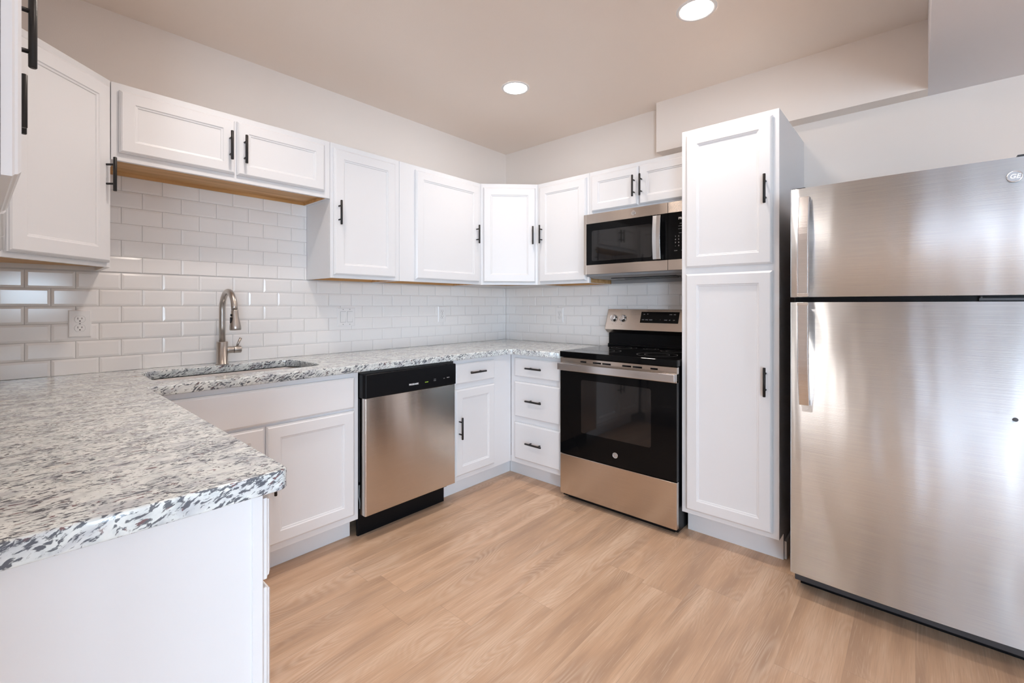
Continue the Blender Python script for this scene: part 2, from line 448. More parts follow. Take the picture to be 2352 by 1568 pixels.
def cab_body(root, W, D, z0, z1, toe=0, top=True, wood=True, ext=(0, 0), inset=0):
    """carcass of panels + face frame; toe: toe-kick height (z0 is then the floor)"""
    g = .0006; t = .016; mb = MB(); zb = z0+toe if toe else z0
    bot = zb if not wood else zb+.022
    for s_ in (0, 1):
        x0_, x1_ = (g+inset, t) if s_ == 0 else (W-t, W-g)
        if toe:
            mb.prism([(.018, zb), (.10, zb), (.10, z0+.0005), (D-g, z0+.0005), (D-g, z1), (.018, z1)], x0_, x1_, 'x')
        else: mb.box(x0_, x1_, .018, D-g, zb, z1)
    mb.box(t, W-t, .018, D-g, bot, bot+.012)
    if top: mb.box(t, W-t, .018, D-g, z1-.012, z1)
    mb.box(t, W-t, D-.012, D-g, bot+.012, z1-.012)
    mb.build('carcass', M['cab'], root)
    mb = MB().box(g, W-g, 0, .018, zb, z1)
    mb.build('face_frame', M['cab'], root, bevel=.001, seg=1)
    if toe: MB().box(g-ext[0], W-g+ext[1], .085, .099, z0+.0005, zb-.0005).build('toe_kick', M['cab'], root)
    if wood:
        mb = MB().box(t, W-t, .0185, D-.001, zb+.018, zb+.0215)
        mb.box(t+.0002, t+.002, .0185, D-.001, zb+.001, zb+.018).box(W-t-.002, W-t-.0002, .0185, D-.001, zb+.001, zb+.018)
        mb.box(t+.002, W-t-.002, .0185, .0205, zb+.001, zb+.018).box(t+.002, W-t-.002, D-.016, D-.0125, zb-.0+.001, zb+.018)
        mb.build('underside', M['wood'], root, label='unpainted wood underside')
ZT, ZB = 2.134, 1.372
rA, rB, rC = 0, -math.pi/2, math.pi/2
def cab(name, label, loc, rz, *a, **k):
    c = thing(name, label, 'cabinet', loc, rz); cab_body(c, *a, **k); return c
UY = -.305
def hz(z): return z
# wall run over the sink (wall_back): local x = world X - x_origin
c = cab('wall_cabinet', 'short wide white wall cabinet with two doors above the sink faucet', (-2.7195, UY, 0), rA, .929, .3045, 1.815, ZT)
add_door(c, .025, .450, 1.846, 2.104, .427, 1.973, frame=.05); add_door(c, .459, .893, 1.846, 2.104, .489, 1.969, frame=.05)
c = cab('wall_cabinet', 'white wall cabinet with pull on the left, between sink cabinet and wider door', (-1.790, UY, 0), rA, .456, .3045, ZB, ZT)
add_door(c, .017, .421, 1.390, 2.104, .042, 1.739)
c = cab('wall_cabinet', 'wide white wall cabinet with pull on the right, just left of corner cabinet', (-1.333, UY, 0), rA, .7225, .3045, ZB, ZT)
add_door(c, .119, .694, 1.390, 2.104, .658, 1.7415)
# wall_right run: local x = -(Y - y0)
c = cab('wall_cabinet', 'white wall cabinet with pull on its left edge, between corner cabinet and microwave', (-.305, -.6105, 0), rB, .456, .3045, ZB, ZT)
add_door(c, .026, .436, 1.390, 2.104, .055, 1.7455)
MB().box(.4405, .4555, .0195, .304, ZB+.002, 1.42).build('side_strip', M['wood'], c, label='unpainted wood side strip below the microwave')
c = cab('wall_cabinet', 'short white wall cabinet with two doors directly above the microwave', (-.305, -1.067, 0), rB, .7615, .3045, 1.832, ZT)
add_door(c, .024, .368, 1.857, 2.106, .346, 1.976, frame=.05); add_door(c, .376, .735, 1.857, 2.106, .396, 1.975, frame=.05)
# left wall run, faces +x: local x = Y - y0 ; y0 = near end
c = cab('wall_cabinet', 'white wall cabinet nearest the camera at the top left, its open door edge seen side-on', (-3.029, -1.878, 0), rC, .390, .3005, ZB, ZT)
d = add_door(c, .008, .384, 1.389, 2.104, .366, 1.736)
d.rotation_euler = (0, 0, R(1.8)); d.location = (.006, -.0140, 1.389)
c = cab('wall_cabinet', 'white two-door wall cabinet on the left wall behind the nearest cabinet', (-3.029, -1.487, 0), rC, .8765, .3005, ZB, ZT)
add_door(c, .010, .436, 1.387, 2.104, .412, 1.736, y=-.0008); add_door(c, .441, .862, 1.387, 2.104, .464, 1.733, y=-.0008)
# diagonal corner cabinets
def diag(label, loc, rz, poly, handle_x):
    # poly: plan outline in local coordinates, face on y=0 from x=0 to x=.4313
    c = thing('corner_cabinet', label, 'cabinet', loc, rz)
    Wd = .4313
    def inset(pts, d):
        n = len(pts); out = []
        for i in range(n):
            p0, p1, p2 = (Vector(pts[i-1]), Vector(pts[i]), Vector(pts[(i+1) % n]))
            e1 = (p1-p0).normalized(); e2 = (p2-p1).normalized()
            n1 = Vector((-e1.y, e1.x)); n2 = Vector((-e2.y, e2.x))
            k = d/(1+n1.dot(n2)); out.append(tuple(p1+(n1+n2)*k))
        return out
    pi_ = inset(poly, .0012); pin = inset(poly, .018)
    MB().prism(pi_, ZB+.022, ZT, 'z').build('carcass', M['cab'], c)
    rim = MB(); n = len(pi_)
    for i in range(n):
        j = (i+1) % n
        rim.prism([pi_[i], pi_[j], pin[j], pin[i]], ZB, ZB+.0217, 'z')
    rim.build('bottom_rail', M['cab'], c)
    MB().prism(inset(poly, .0185), ZB+.018, ZB+.0215, 'z').build('underside', M['wood'], c, label='unpainted wood underside')
    add_door(c, .018, .413, 1.390, 2.104, handle_x, 1.742, y=.0005)
    return c
s2 = math.sqrt(.5)
def to_local(pts, loc, rz):
    ca, sa = math.cos(-rz), math.sin(-rz)
    return [((x-loc[0])*ca-(y-loc[1])*sa, (x-loc[0])*sa+(y-loc[1])*ca) for x, y in pts]
pl_ = [(-3.025, -.61), (-2.72, -.305), (-2.72, -.0005), (-3.3295, -.0005), (-3.3295, -.61)]
diag('diagonal white corner cabinet at the left, tall door with pull on its right edge', (-3.025, -.61, 0), R(45), to_local(pl_, (-3.025, -.61), R(45)), .389)
pr_ = [(-.61, -.305), (-.305, -.61), (-.0005, -.61), (-.0005, -.0005), (-.61, -.0005)]
diag('diagonal white corner cabinet in the far corner, narrow door facing the camera', (-.61, -.305, 0), R(-45), to_local(pr_, (-.61, -.305), R(-45)), .388)

# base cabinets
ZC = .8755; FY = -.61
c = cab('sink_base_cabinet', 'white base cabinet under the sink with false drawer front and two doors', (-2.684, FY, 0), rA, .893, .6095, 0, ZC, toe=.115, top=False, wood=False)
add_door(c, .030, .866, .693, .850, name='false_front', flat=True)
add_door(c, .030, .437, .147, .681, .405, .448); add_door(c, .445, .866, .147, .681, .470, .448)
c = cab('base_cabinet', 'narrow white base cabinet with one drawer and one door, right of the dishwasher', (-1.165, FY, 0), rA, .5545, .6095, 0, ZC, toe=.115, wood=False, ext=(0, .0855))
add_door(c, .022, .372, .722, .850, .190, .790, name='drawer', flat=True, vertical=False)
add_door(c, .022, .372, .147, .690, .050, .452)
c = cab('base_cabinet', 'white base cabinet with three stacked drawers, left of the range', (-.61, -.6105, 0), rB, .456, .6095, 0, ZC, toe=.115, wood=False, ext=(.084, 0))
for (a, b_, h_) in ((.722, .850, .790), (.443, .688, .568), (.150, .404, .280)):
    add_door(c, .046, .440, a, b_, .238, h_, name='drawer', flat=True, vertical=False)
c = cab('base_cabinet', 'white base cabinet whose plain end panel fills the lower left of the photo', (-2.690, -1.858, 0), rC, 1.2235, .6395, 0, ZC, toe=.115, wood=False, inset=.004)
for x0 in (.012, .60):
    add_door(c, x0, x0+.575, .700, .853, x0+.29, .777, name='drawer', flat=True, vertical=False)
    add_door(c, x0, x0+.575, .150, .684, x0+.53, .45)
# blank panel continues the run at the blind corner
# pantry
c = cab('pantry_cabinet', 'tall white pantry cabinet with two stacked doors beside the refrigerator', (-.61, -1.8295, 0), rB, .456, .6095, 0, ZT, toe=.125, wood=False)
add_door(c, .026, .430, 1.412, 2.107, .4035, 1.760); add_door(c, .026, .430, .150, 1.380, .4035, .860)
MB().box(.4565, .466, .1, .60, .0005, .085).build('side_baseboard', M['trim'], c)

# ------------------------------------------------------------------ countertop
def arc(cx_, cy_, r, a0, a1, n=6): return [(cx_+r*math.cos(R(a0+(a1-a0)*i/n)), cy_+r*math.sin(R(a0+(a1-a0)*i/n))) for i in range(n+1)]
CE, CY = -2.655, -.645
out = [(-3.3285, -.001), (-3.3285, -1.893)] + arc(CE-.022, -1.893+.022, .022, -90, 0) \
    + [(CE, CY)] + arc(-.645-.05, CY-.05, .05, 90, 0, 8) + [(-.645, -1.0665), (-.001, -1.0665), (-.001, -.001)]
def rrect(x0, x1, y0, y1, r, n=8):
    return arc(x1-r, y1-r, r, 0, 90, n) + arc(x0+r, y1-r, r, 90, 180, n) + arc(x0+r, y0+r, r, 180, 270, n) + arc(x1-r, y0+r, r, 270, 360, n)
SK = (-2.605, -1.925, -.512, -.138)
hole = rrect(*SK, .075)
cu = bpy.data.curves.new('countertop', 'CURVE'); cu.dimensions = '2D'; cu.fill_mode = 'BOTH'
for pts in (out, hole):
    sp = cu.splines.new('POLY'); sp.points.add(len(pts)-1); sp.use_cyclic_u = True
    for p, q in zip(sp.points, pts): p.co = (q[0], q[1], 0, 1)
cu.extrude = .0145; cu.bevel_depth = .0045; cu.bevel_resolution = 3; cu.offset = -.0045
tmp = bpy.data.objects.new('tmp', cu); COL.objects.link(tmp); bpy.context.view_layer.update()
me = bpy.data.meshes.new_from_object(tmp.evaluated_get(bpy.context.evaluated_depsgraph_get()))
bpy.data.objects.remove(tmp)
me.transform(Matrix.Translation((0, 0, .895))); me.materials.clear(); me.materials.append(M['granite'])
me.name = 'countertop'
o = bpy.data.objects.new('countertop', me); COL.objects.link(o)
o['label'] = 'speckled white and grey granite countertop running around the kitchen with the sink cutout'; o['category'] = 'countertop'

# ------------------------------------------------------------------ sink + faucet
t = thing('kitchen_sink', 'undermount stainless steel sink basin below the granite cutout', 'sink', ((SK[0]+SK[1])/2, (SK[2]+SK[3])/2, .876))
hw, hd = (SK[1]-SK[0])/2, (SK[3]-SK[2])/2
def rr(e, z, r): return [(x, y, z) for x, y in rrect(-hw-e, hw+e, -hd-e, hd+e, r)]
mb = MB().rings([rr(.022, -.0012, .09), rr(.004, -.0012, .078), rr(.002, -.004, .076), rr(-.002, -.18, .072), rr(-.012, -.196, .065), rr(-.03, -.200, .05)], cap0=False)
mb.rings([rr(.022, -.0012, .09), rr(.022, -.0030, .09), rr(.006, -.0032, .08), rr(.002, -.182, .075), rr(-.03, -.204, .05)], cap0=False)
mb.build('basin', M['basin'], t)
MB().rings([[(r_*math.cos(a), .04+r_*math.sin(a), z) for a in [2*math.pi*k/24 for k in range(24)]] for r_, z in ((.055, -.199), (.05, -.196), (.038, -.198), (.02, -.1985))]).build('drain', M['chrome'], t)

FX, FYY = -2.262, -.098
t = thing('kitchen_faucet', 'brushed nickel gooseneck pull-down faucet behind the sink', 'faucet', (FX, FYY, .9142))
MB().rings([[(r_*math.cos(a), r_*math.sin(a), z) for a in [2*math.pi*k/28 for k in range(28)]] for r_, z in ((.0295, 0), (.0295, .004), (.0255, .006), (.0255, .114), (.024, .117), (.0145, .1175))]).build('base', M['nickel'], t)
ra, zc_ = .0925, .2795
path = [(0, 0, .11), (0, 0, .2), (0, 0, zc_)]
path += [(0, -ra+ra*math.cos(R(a)), zc_+ra*1.0*math.sin(R(a))) for a in range(10, 171, 10)]
path += [(0, -2*ra-.0015, zc_+.003)]
MB().tube(path, .0142, 18).build('spout', M['nickel'], t)
p0 = Vector((0, -2*ra-.0025, zc_)); dr = Vector((0, -.13, -1)).normalized()
prof = [(0, .0148), (.004, .0155), (.03, .0165), (.055, .0205), (.078, .0245), (.092, .0252), (.097, .0235)]
sh = MB().tube([p0+dr*a for a, _ in prof], [r_ for _, r_ in prof], 22).build('spray_head', M['nickel'], t)
bt = MB()
for a, L, rr_, off in ((.024, .006, .0055, .0150), (.049, .015, .0072, .0172)):
    cpt = p0+dr*a+Vector((-off, -.004, 0))
    ring = []
    for k in range(20):
        an = 2*math.pi*k/20
        ring.append((rr_*math.cos(an), rr_*math.sin(an)+(L-rr_ if math.sin(an) > 0 else -(L-rr_)) if L > rr_+.001 else rr_*math.sin(an)))
    bt.rings([[(cpt.x+dx_, cpt.y+u_, cpt.z+v_) for u_, v_ in ring] for dx_ in (.004, -.0045)])
bt.build('spray_button', M['black'], sh)
lv = MB().tube([(.020, 0, .072), (.051, 0, .072)], .0175, 20).tube([(.0525, 0, .072), (.086, 0, .072)], .018, 20)
lvo = lv.build('valve', M['nickel'], t, bevel=.001)
MB().tube([(.068, 0, .085), (.074, 0, .105), (.086, 0, .132)], [.0055, .0058, .0062], 14).build('lever', M['nickel'], lvo)

# ------------------------------------------------------------------ outlets
def plate(label, name, loc, rz, wd, ht, kind, cat):
    t = thing(name, label, cat, loc, rz)
    def rg(i, y): return [(-wd/2+i, y, -ht/2+i), (wd/2-i, y, -ht/2+i), (wd/2-i, y, ht/2-i), (-wd/2+i, y, ht/2-i)]
    MB().rings([rg(0, 0), rg(0, -.0025), rg(.004, -.0055)], smooth=False).build('wall_plate', M['white_pl'], t)
    if kind == 'outlet':
        for s_ in (-1, 1):
            zc2 = s_*.0195
            pts = []
            for k in range(28):
                a = 2*math.pi*k/28; pts.append((.0172*math.cos(a), zc2+max(-.0142, min(.0142, .0172*math.sin(a)))))
            rc = MB().prism(pts, -.0053, -.0072, 'y').build('receptacle', M['white_pl'], t)
            sl = MB().box(-.0075, -.0055, -.0071, -.0076, zc2-.001, zc2+.0075).box(.0055, .0075, -.0071, -.0076, zc2+.000, zc2+.0070)
            sl.prism([(.0025*math.cos(2*math.pi*k/12), zc2-.0078+.0025*math.sin(2*math.pi*k/12)) for k in range(12)], -.0071, -.0076, 'y')
            sl.build('socket_slots', M['slot'], rc)
            o2 = MB().rings([[(p[0]*k_, y_, zc2+(p[1]-zc2)*k_) for p in pts] for k_, y_ in ((1.05, -.0052), (1.05, -.0058), (1.02, -.0058))], cap0=False, cap1=False, smooth=False)
            o2.build('receptacle_rim', M['grey'], rc)
        MB().disc((0, -.005, 0), (0, -1, 0), .003, .0012, 12).build('screw', M['grey'], t)
    else:
        for s_ in (-1, 1):
            xc = s_*.023
            MB().box(xc-.0185, xc+.0185, -.0050, -.0058, -.0350, .0350).build('switch_frame', M['grey'], t)
            o2 = MB().prism([(-.0050, -.0335), (-.0062, -.0335), (-.0098, .0335), (-.0050, .0335)], xc-.0172, xc+.0172, 'x')
            o2.build('rocker_switch', M['white_pl'], t)
            for z in (-.048, .048): MB().disc((xc, -.005, z), (0, -1, 0), .003, .001, 10).build('screw', M['grey'], t)
    return t
plate('white duplex outlet on the tile left of the sink, under the diagonal cabinet', 'wall_outlet', (-2.7875, -.0102, 1.1365), rA, .075, .119, 'outlet', 'outlet')
plate('white double rocker switch plate on the tile above the dishwasher', 'light_switch', (-1.536, -.0102, 1.1425), rA, .120, .119, 'switch', 'light switch')
plate('white duplex outlet on the long tiled wall right of the switch plate, near the corner', 'wall_outlet', (-.745, -.0102, 1.149), rA, .075, .119, 'outlet', 'outlet')
plate('white duplex outlet on the short tiled wall left of the range controls', 'wall_outlet', (-.0102, -.600, 1.139), rB, .075, .119, 'outlet', 'outlet')

# ------------------------------------------------------------------ dishwasher   local origin at front-left on floor
t = thing('dishwasher', 'stainless steel dishwasher with black control panel under the counter', 'dishwasher', (-1.780, -.66, 0), rA)
W = .606
MB().box(-.008+.012, W+.003, .085, .62, .09, .868).build('tub', M['black'], t)
dp = MB()
def bowed(x0, x1, z0, z1, y0, y1, bow, n=10):
    pts = [(x0+(x1-x0)*i/n, y0-bow*math.sin(math.pi*i/n)) for i in range(n+1)] + [(x1, y1), (x0, y1)]
    return pts
dp.prism([(0, .004), (.004, 0), (W-.004, 0), (W, .004), (W, .05), (0, .05)], .135, .738, 'z').build('door', M['steel'], t, bevel=.0015)
cp = MB().prism([(-.008, .012), (.002, -.004), (W, -.004), (W+.002, .0), (W+.002, .05), (-.008, .05)], .739, .862, 'z').build('control_panel', M['black'], t, bevel=.004, seg=3)
MB().box(-.006, W, .02, .075, .8625, .8745).build('top_gap_shadow_strip', M['slot'], t).name = 'gap_shade_strip'  # dark strip stands in for the shade in the gap under the counter
rc = MB().prism([(-.001, .770), (.0, .760), (.006, .752)][:3]+[(.02, .752), (.02, .768)], .03, .2, 'x')
text('brand_text', 'FRIGIDAIRE', .0125, M['text'], cp, face_front(.297, -.0046, .7765), bold=.0004)
text('control_marks', 'ENERGY', .006, M['green'], cp, face_front(.386, -.0046, .7775), bold=.0006)
text('control_marks', 'START', .006, M['textg'], cp, face_front(.445, -.0046, .7785))
text('control_marks', 'DRY', .006, M['textg'], cp, face_front(.515, -.0046, .7835))
text('control_marks', 'WASH', .007, M['text'], cp, face_front(.545, -.0046, .7855))
text('control_marks', 'CYCLE', .005, M['textg'], cp, face_front(.445, -.0046, .7870))
MB().prism([(.012, .001), (W-.012, .001), (W-.012, .0885), (.012, .0885)], .095, .11, 'y').build('kick_plate', M['black'], t)
MB().box(.002, W-.01, .096, .12, .0885, .133).build('lower_panel', M['black'], t)
MB().tube([(.004, .066, .28), (.004, .070, .22), (.004, .058, .19), (.004, .060, .16)], .003, 8).build('door_spring', M['grey'], t)
MB().box(-.003, .003, .058, .070, .30, .73).build('gasket', M['dark'], t)

# ------------------------------------------------------------------ range   local x: 0..W to the right, y into wall
RX = -.66
t = thing('electric_range', 'stainless steel and black glass electric range beside the pantry cabinet', 'range', (RX, -1.0745, 0), rB)
W = .7475
MB().box(.004, W-.004, .030, .620, .014, .902).build('body', M['black'], t)
ctp = MB().prism([(-.003, 0), (0, -.004), (W, -.004), (W+.003, 0), (W+.003, .60), (-.003, .60)], .893, .9285, 'z').build('cooktop', M['gloss'], t, bevel=.004, seg=3)
bn = MB()
for (bx_, by_, br) in ((.20, .20, .105), (.55, .20, .115), (.20, .46, .085), (.55, .46, .085), (.375, .50, .05)):
    for rr_ in ((br), (br*.62)):
        bn.rings([[(bx_+q*math.cos(a), by_+q*math.sin(a), .9287) for a in [2*math.pi*k/48 for k in range(48)]] for q in (rr_, rr_-.0015)], cap0=False, cap1=False)
bn.build('burner_rings', M['textg'], ctp)
# trim strip with vent slots
ts = MB(); zs0, zs1 = .857, .889
slots = [(.148, .190), (.236, .292), (.301, .357), (.43, .486), (.495, .551), (.60, .642)]
xs = 0.0
for a, b_ in slots:
    ts.box(xs, a, .004, .030, zs0, zs1); ts.box(a, b_, .004, .030, zs0, zs0+.010); ts.box(a, b_, .004, .030, zs1-.012, zs1); xs = b_
ts.box(xs, W, .004, .030, zs0, zs1)
tso = ts.build('vent_trim', M['steel'], t)
# door
dr_ = MB().box(0, W, 0, .028, .288, .8565).build('oven_door', M['gloss'], t, bevel=.002)
MB().box(0, W, -.002, .029, .808, .8568).build('door_top_trim', M['steel'], dr_, bevel=.001)
MB().prism(rrect(.155, .605, .44, .762, .012, 4), -.0004, .002, 'y').build('oven_window', M['screen'], dr_)
hd_ = MB().box(.0, W, -.034, -.026, .815, .857).box(0, .012, -.027, -.001, .817, .855).box(W-.012, W, -.027, -.001, .817, .855)
hd_.build('door_handle', M['steel_h'], dr_, bevel=.0015)
bd = MB().disc((.388, -.0003, .352), (0, -1, 0), .0155, .0012, 28).build('badge', M['grey'], dr_)
MB().rings([[(.388+q*math.cos(a), y_, .352+q*math.sin(a)) for a in [2*math.pi*k/32 for k in range(32)]] for q, y_ in ((.0165, -.0002), (.0165, -.002), (.0145, -.002), (.0145, -.0012))], cap0=False, cap1=False).build('badge_ring', M['chrome'], bd)
text('badge_text', 'GE', .018, M['chrome'], bd, face_front(.388, -.0018, .352), shear=.25, bold=.0003)
dw_ = MB().box(0, W, 0, .028, .036, .284).build('storage_drawer', M['steel'], t, bevel=.003, seg=3)
MB().box(.03, W-.03, .05, .60, .0, .0305).build('base_plinth', M['black'], t)
sv = MB()
for k in range(4): sv.box(W-.0005, W+.0006, .006, .012, .821+k*.009, .826+k*.009)
sv.build('side_vent', M['slot'], dr_)
# backguard: section in (y,z)
ya = .575
sec = [(ya+.012, 1.020), (ya-.028, 1.045), (ya+.028, 1.189), (.645, 1.189), (.645, 1.020)]
bgd = MB().prism(sec, 0, W, 'x').build('backguard', M['steel'], t, bevel=.002)
MB().prism([(ya+.004, .929), (ya+.004, .940), (ya+.020, .945), (ya+.020, 1.0195), (.645, 1.0195), (.645, .929)], .006, W-.006, 'x').build('riser', M['black'], t, bevel=.002)
tl = math.atan2(.056, .144)   # slope of the control face
def on_face(zz): return ya-.028 + (zz-1.045)*.056/.144
nrm = Vector((0, -math.cos(tl), math.sin(tl)))
for kx in (.058, .130, W-.130, W-.058):
    zz = 1.124; c0 = Vector((kx, on_face(zz), zz))
    kn = MB().tube([c0-nrm*.001, c0+nrm*.004, c0+nrm*.005, c0+nrm*.020, c0+nrm*.022], [.026, .026, .0215, .0205, .0185], 28).build('knob', M['chrome'], bgd)
    gp = MB().box(-.0045, .0045, -.020, .020, 0, .011).build('knob_grip', M['steel_h'], kn, bevel=.002)
    gp.location = c0+nrm*.0215; gp.rotation_euler = (R(90)-tl, R(12), 0)
    c1 = Vector((kx-.004, on_face(1.083)-.0003, 1.083)); MB().disc(c1, nrm, .0016, .0006, 8).build('dial_mark', M['slot'], bgd)
dsp = MB().add([(x, on_face(z)+dy, z) for dy in (-.0016, .003) for x, z in ((.262, 1.098), (.528, 1.098), (.528, 1.172), (.262, 1.172))],
               [(0, 1, 2, 3), (7, 6, 5, 4), (0, 4, 5, 1), (1, 5, 6, 2), (2, 6, 7, 3), (3, 7, 4, 0)]).build('display_panel', M['gloss'], bgd)
for (x, z, s_) in ((.285, 1.155, '12:0'), (.31, 1.157, '00'), (.472, 1.155, 'OVEN'), (.498, 1.155, 'TIME'), (.283, 1.118, 'BAKE'), (.31, 1.118, 'BROIL'), (.338, 1.118, 'WARM'), (.375, 1.120, '-'), (.405, 1.120, '+'), (.443, 1.118, 'START'), (.47, 1.118, 'SET'), (.498, 1.118, 'OFF')):
    mt4 = Matrix.Translation((x, on_face(z)-.002, z)) @ Matrix.Rotation(R(90)-tl, 4, 'X')
    text('control_marks', s_, .0075, M['textg'], dsp, mt4, bold=.0002)

# ------------------------------------------------------------------ microwave
t = thing('microwave_oven', 'stainless steel over-the-range microwave with black glass door, mounted above the cooktop', 'microwave', (-.383, -1.0705, 0), rB)
W = .754; z0, z1 = 1.425, 1.8275
MB().box(.002, W-.002, .034, .372, 1.412, z1).build('body', M['grey'], t, bevel=.002)
XD = .585
def frame_panel(x0, x1, za, zb, hx0, hx1, ha, hb, y0, y1, r):
    """rectangular plate with a rounded-rect hole, ring-built"""
    n = 5; inner = rrect(hx0, hx1, ha, hb, r, n)
    outer = []
    for (cx2, cz2, sx_, sz_) in ((x1, zb, 1, 1), (x0, zb, -1, 1), (x0, za, -1, -1), (x1, za, 1, -1)):
        for i in range(n+1): outer.append((cx2, cz2))
    # spread the corner points a little so no face is degenerate
    m_ = n+1
    for q in range(4):
        for i in range(m_):
            u_, v_ = inner[q*m_+i]
            e = {0: (x1, v_) if i < m_/2 else (u_, zb), 1: (u_, zb) if i < m_/2 else (x0, v_),
                 2: (x0, v_) if i < m_/2 else (u_, za), 3: (u_, za) if i < m_/2 else (x1, v_)}[q]
            outer[q*m_+i] = e
    for q, c2 in enumerate(((x1, zb), (x0, zb), (x0, za), (x1, za))):
        outer[q*m_+m_//2-1] = c2 if False else outer[q*m_+m_//2-1]
    mb = MB(); N = len(inner)
    def R3(pts, y): return [(p[0], y, p[1]) for p in pts]
    mb.rings([R3(outer, y1), R3(outer, y0), R3(inner, y0), R3(inner, y1)], cap0=False, cap1=False, smooth=False)
    for q, c2 in enumerate(((x1, zb), (x0, zb), (x0, za), (x1, za))):
        a_, b2 = outer[q*m_+m_//2-1], outer[q*m_+m_//2]
        mb.add([(a_[0], y0, a_[1]), (c2[0], y0, c2[1]), (b2[0], y0, b2[1])], [(0, 1, 2)])
        mb.add([(a_[0], y0, a_[1]), (c2[0], y0, c2[1]), (c2[0], y1, c2[1]), (a_[0], y1, a_[1])], [(0, 1, 2, 3)])
        mb.add([(b2[0], y0, b2[1]), (c2[0], y0, c2[1]), (c2[0], y1, c2[1]), (b2[0], y1, b2[1])], [(0, 1, 2, 3)])
    return mb
dm = frame_panel(0, XD, z0, z1, .021, XD+.0, 1.488, 1.765, 0, .034, .008)
dm = MB()
dm.box(0, .020, 0, .033, z0, z1).box(.020, XD, 0, .033, z0, 1.487).box(.020, XD, 0, .033, 1.764, z1)
dmo = dm.build('door', M['steel'], t, bevel=.0008, seg=1)
MB().box(.0205, XD, .0015, .033, 1.4872, 1.7638).build('door_glass', M['gloss'], dmo, label='black glass door pane')
MB().prism(rrect(.062, .485, 1.512, 1.715, .012, 4), .0012, .0020, 'y').build('viewing_screen', M['screen'], dmo)
# handle: bowed bar
pts = []
zl, zh = 1.492, 1.752
n = 12
sec2 = [(-.034-.010*math.sin(math.pi*i/n), zl+(zh-zl)*i/n) for i in range(n+1)]
hm = MB(); rs_ = []
for (y_, z_) in sec2:
    rs_.append([(.508, y_, z_), (.533, y_-.004, z_), (.556, y_, z_), (.556, y_+.006, z_), (.508, y_+.006, z_)])
hm.rings(rs_, smooth=False)
hmo = hm.build('door_handle', M['steel_h'], dmo, bevel=.001)
MB().box(.515, .550, -.031, .0012, zl+.001, zl+.026).box(.515, .550, -.031, .0012, zh-.028, zh-.002).build('handle_mount', M['chrome'], hmo, bevel=.002)
for a_, b_ in ((z0, 1.487), (1.764, z1)): MB().box(XD+.002, W, 0, .033, a_, b_).build('control_trim', M['steel'], t, bevel=.0008, seg=1)
cpb = MB().box(XD+.002, W, .001, .033, 1.4872, 1.7638).build('control_panel', M['gloss'], t)
text('brand_text', 'PROFILE', .018, M['text'], cpb, face_front(.650, .0007, 1.725), bold=.0005, align='LEFT')
rows = [(1.695, 'SENSOR', .006), (1.680, 'AUTO DEFROST', .005), (1.664, 'BEVERAGE POPCORN', .004), (1.640, 'TIMER ON/OFF', .005)]
for z_, s_, q in rows: text('control_marks', s_, q, M['textg'], cpb, face_front(.668, .0007, z_))
for r_, line in enumerate(('123', '456', '789', '-0+')):
    for c_, ch in enumerate(line):
        text('control_marks', ch, .010, M['textg'], cpb, face_front(.632+c_*.020, .0007, 1.622-r_*.0185), bold=.0004)
for (x_, s_) in ((.634, 'CLEAR'), (.676, 'START')): text('control_marks', s_, .0065, M['textg'], cpb, face_front(x_, .0007, 1.538))
bd = MB().disc((.366, .0002, 1.795), (0, -1, 0), .0135, .001, 28).build('badge', M['steel_h'], dmo)
MB().rings([[(.366+q*math.cos(a), y_, 1.795+q*math.sin(a)) for a in [2*math.pi*k/32 for k in range(32)]] for q, y_ in ((.0145, 0), (.0145, -.0018), (.0128, -.0018), (.0128, -.001))], cap0=False, cap1=False).build('badge_ring', M['chrome'], bd)
text('badge_text', 'GE', .016, M['chrome'], bd, face_front(.366, -.0012, 1.795), shear=.25, bold=.0003)
ub = MB().prism([(.040, 1.4115), (.08, 1.400), (.33, 1.400), (.362, 1.4115)], .02, W-.02, 'x').build('bottom_panel', M['grey'], t)
MB().box(.16, .60, .085, .17, 1.3955, 1.3998).build('grease_filter', M['black'], ub)
MB().box(.20, .56, .20, .235, 1.3955, 1.3998).build('vent_grille', M['black'], ub)
MB().box(.014, .74, .3455, .369, 1.374, 1.3995).build('mounting_plate', M['grey'], t, bevel=.001)

# ------------------------------------------------------------------ refrigerator
t = thing('refrigerator', 'stainless steel top-freezer refrigerator at the right edge of the photo', 'refrigerator', (-.800, -2.362, 0), rB)
W = .710
MB().box(.004, W-.004, .078, .745, .030, 1.690).build('cabinet_body', M['dark'], t, bevel=.004)
def fdoor(z0, z1, name):
    n = 18; pts = []
    for i in range(n+1):
        u = i/n; x = .006+(W-.012)*u; pts.append((x, .004-.010*math.sin(math.pi*u)))
    pts = [(0, .012), (.0018, .0065)] + pts + [(W-.0018, .0065), (W, .012), (W, .066), (0, .066)]
    mb = MB(); m_ = len(pts)
    mb.prism(pts, z0, z1, 'z', smooth=False)
    o = mb.build(name, M['steel_f'], t)
    for k, p in enumerate(o.data.polygons):
        if k >= 3 and k < 3+n: p.use_smooth = True
    return o
fz = fdoor(1.252, 1.703, 'freezer_door'); rf = fdoor(.093, 1.230, 'refrigerator_door')
for d_, a, b_ in ((fz, 1.254, 1.701), (rf, .095, 1.228)):
    MB().box(.012, W-.012, .066, .0775, a+.01, b_-.01).build('door_gasket', M['black'], d_)
MB().box(.014, W-.014, .030, .0775, 1.2305, 1.2515).build('divider_strip', M['black'], t)
MB().box(.56, .69, .012, .03, 1.234, 1.242).tube([(.565, .016, 1.238), (.565, .016, 1.250)], .004, 10).build('center_hinge', M['dark'], t)
MB().box(.02, W-.02, .115, .16, .004, .0775).build('base_grille', M['black'], t)
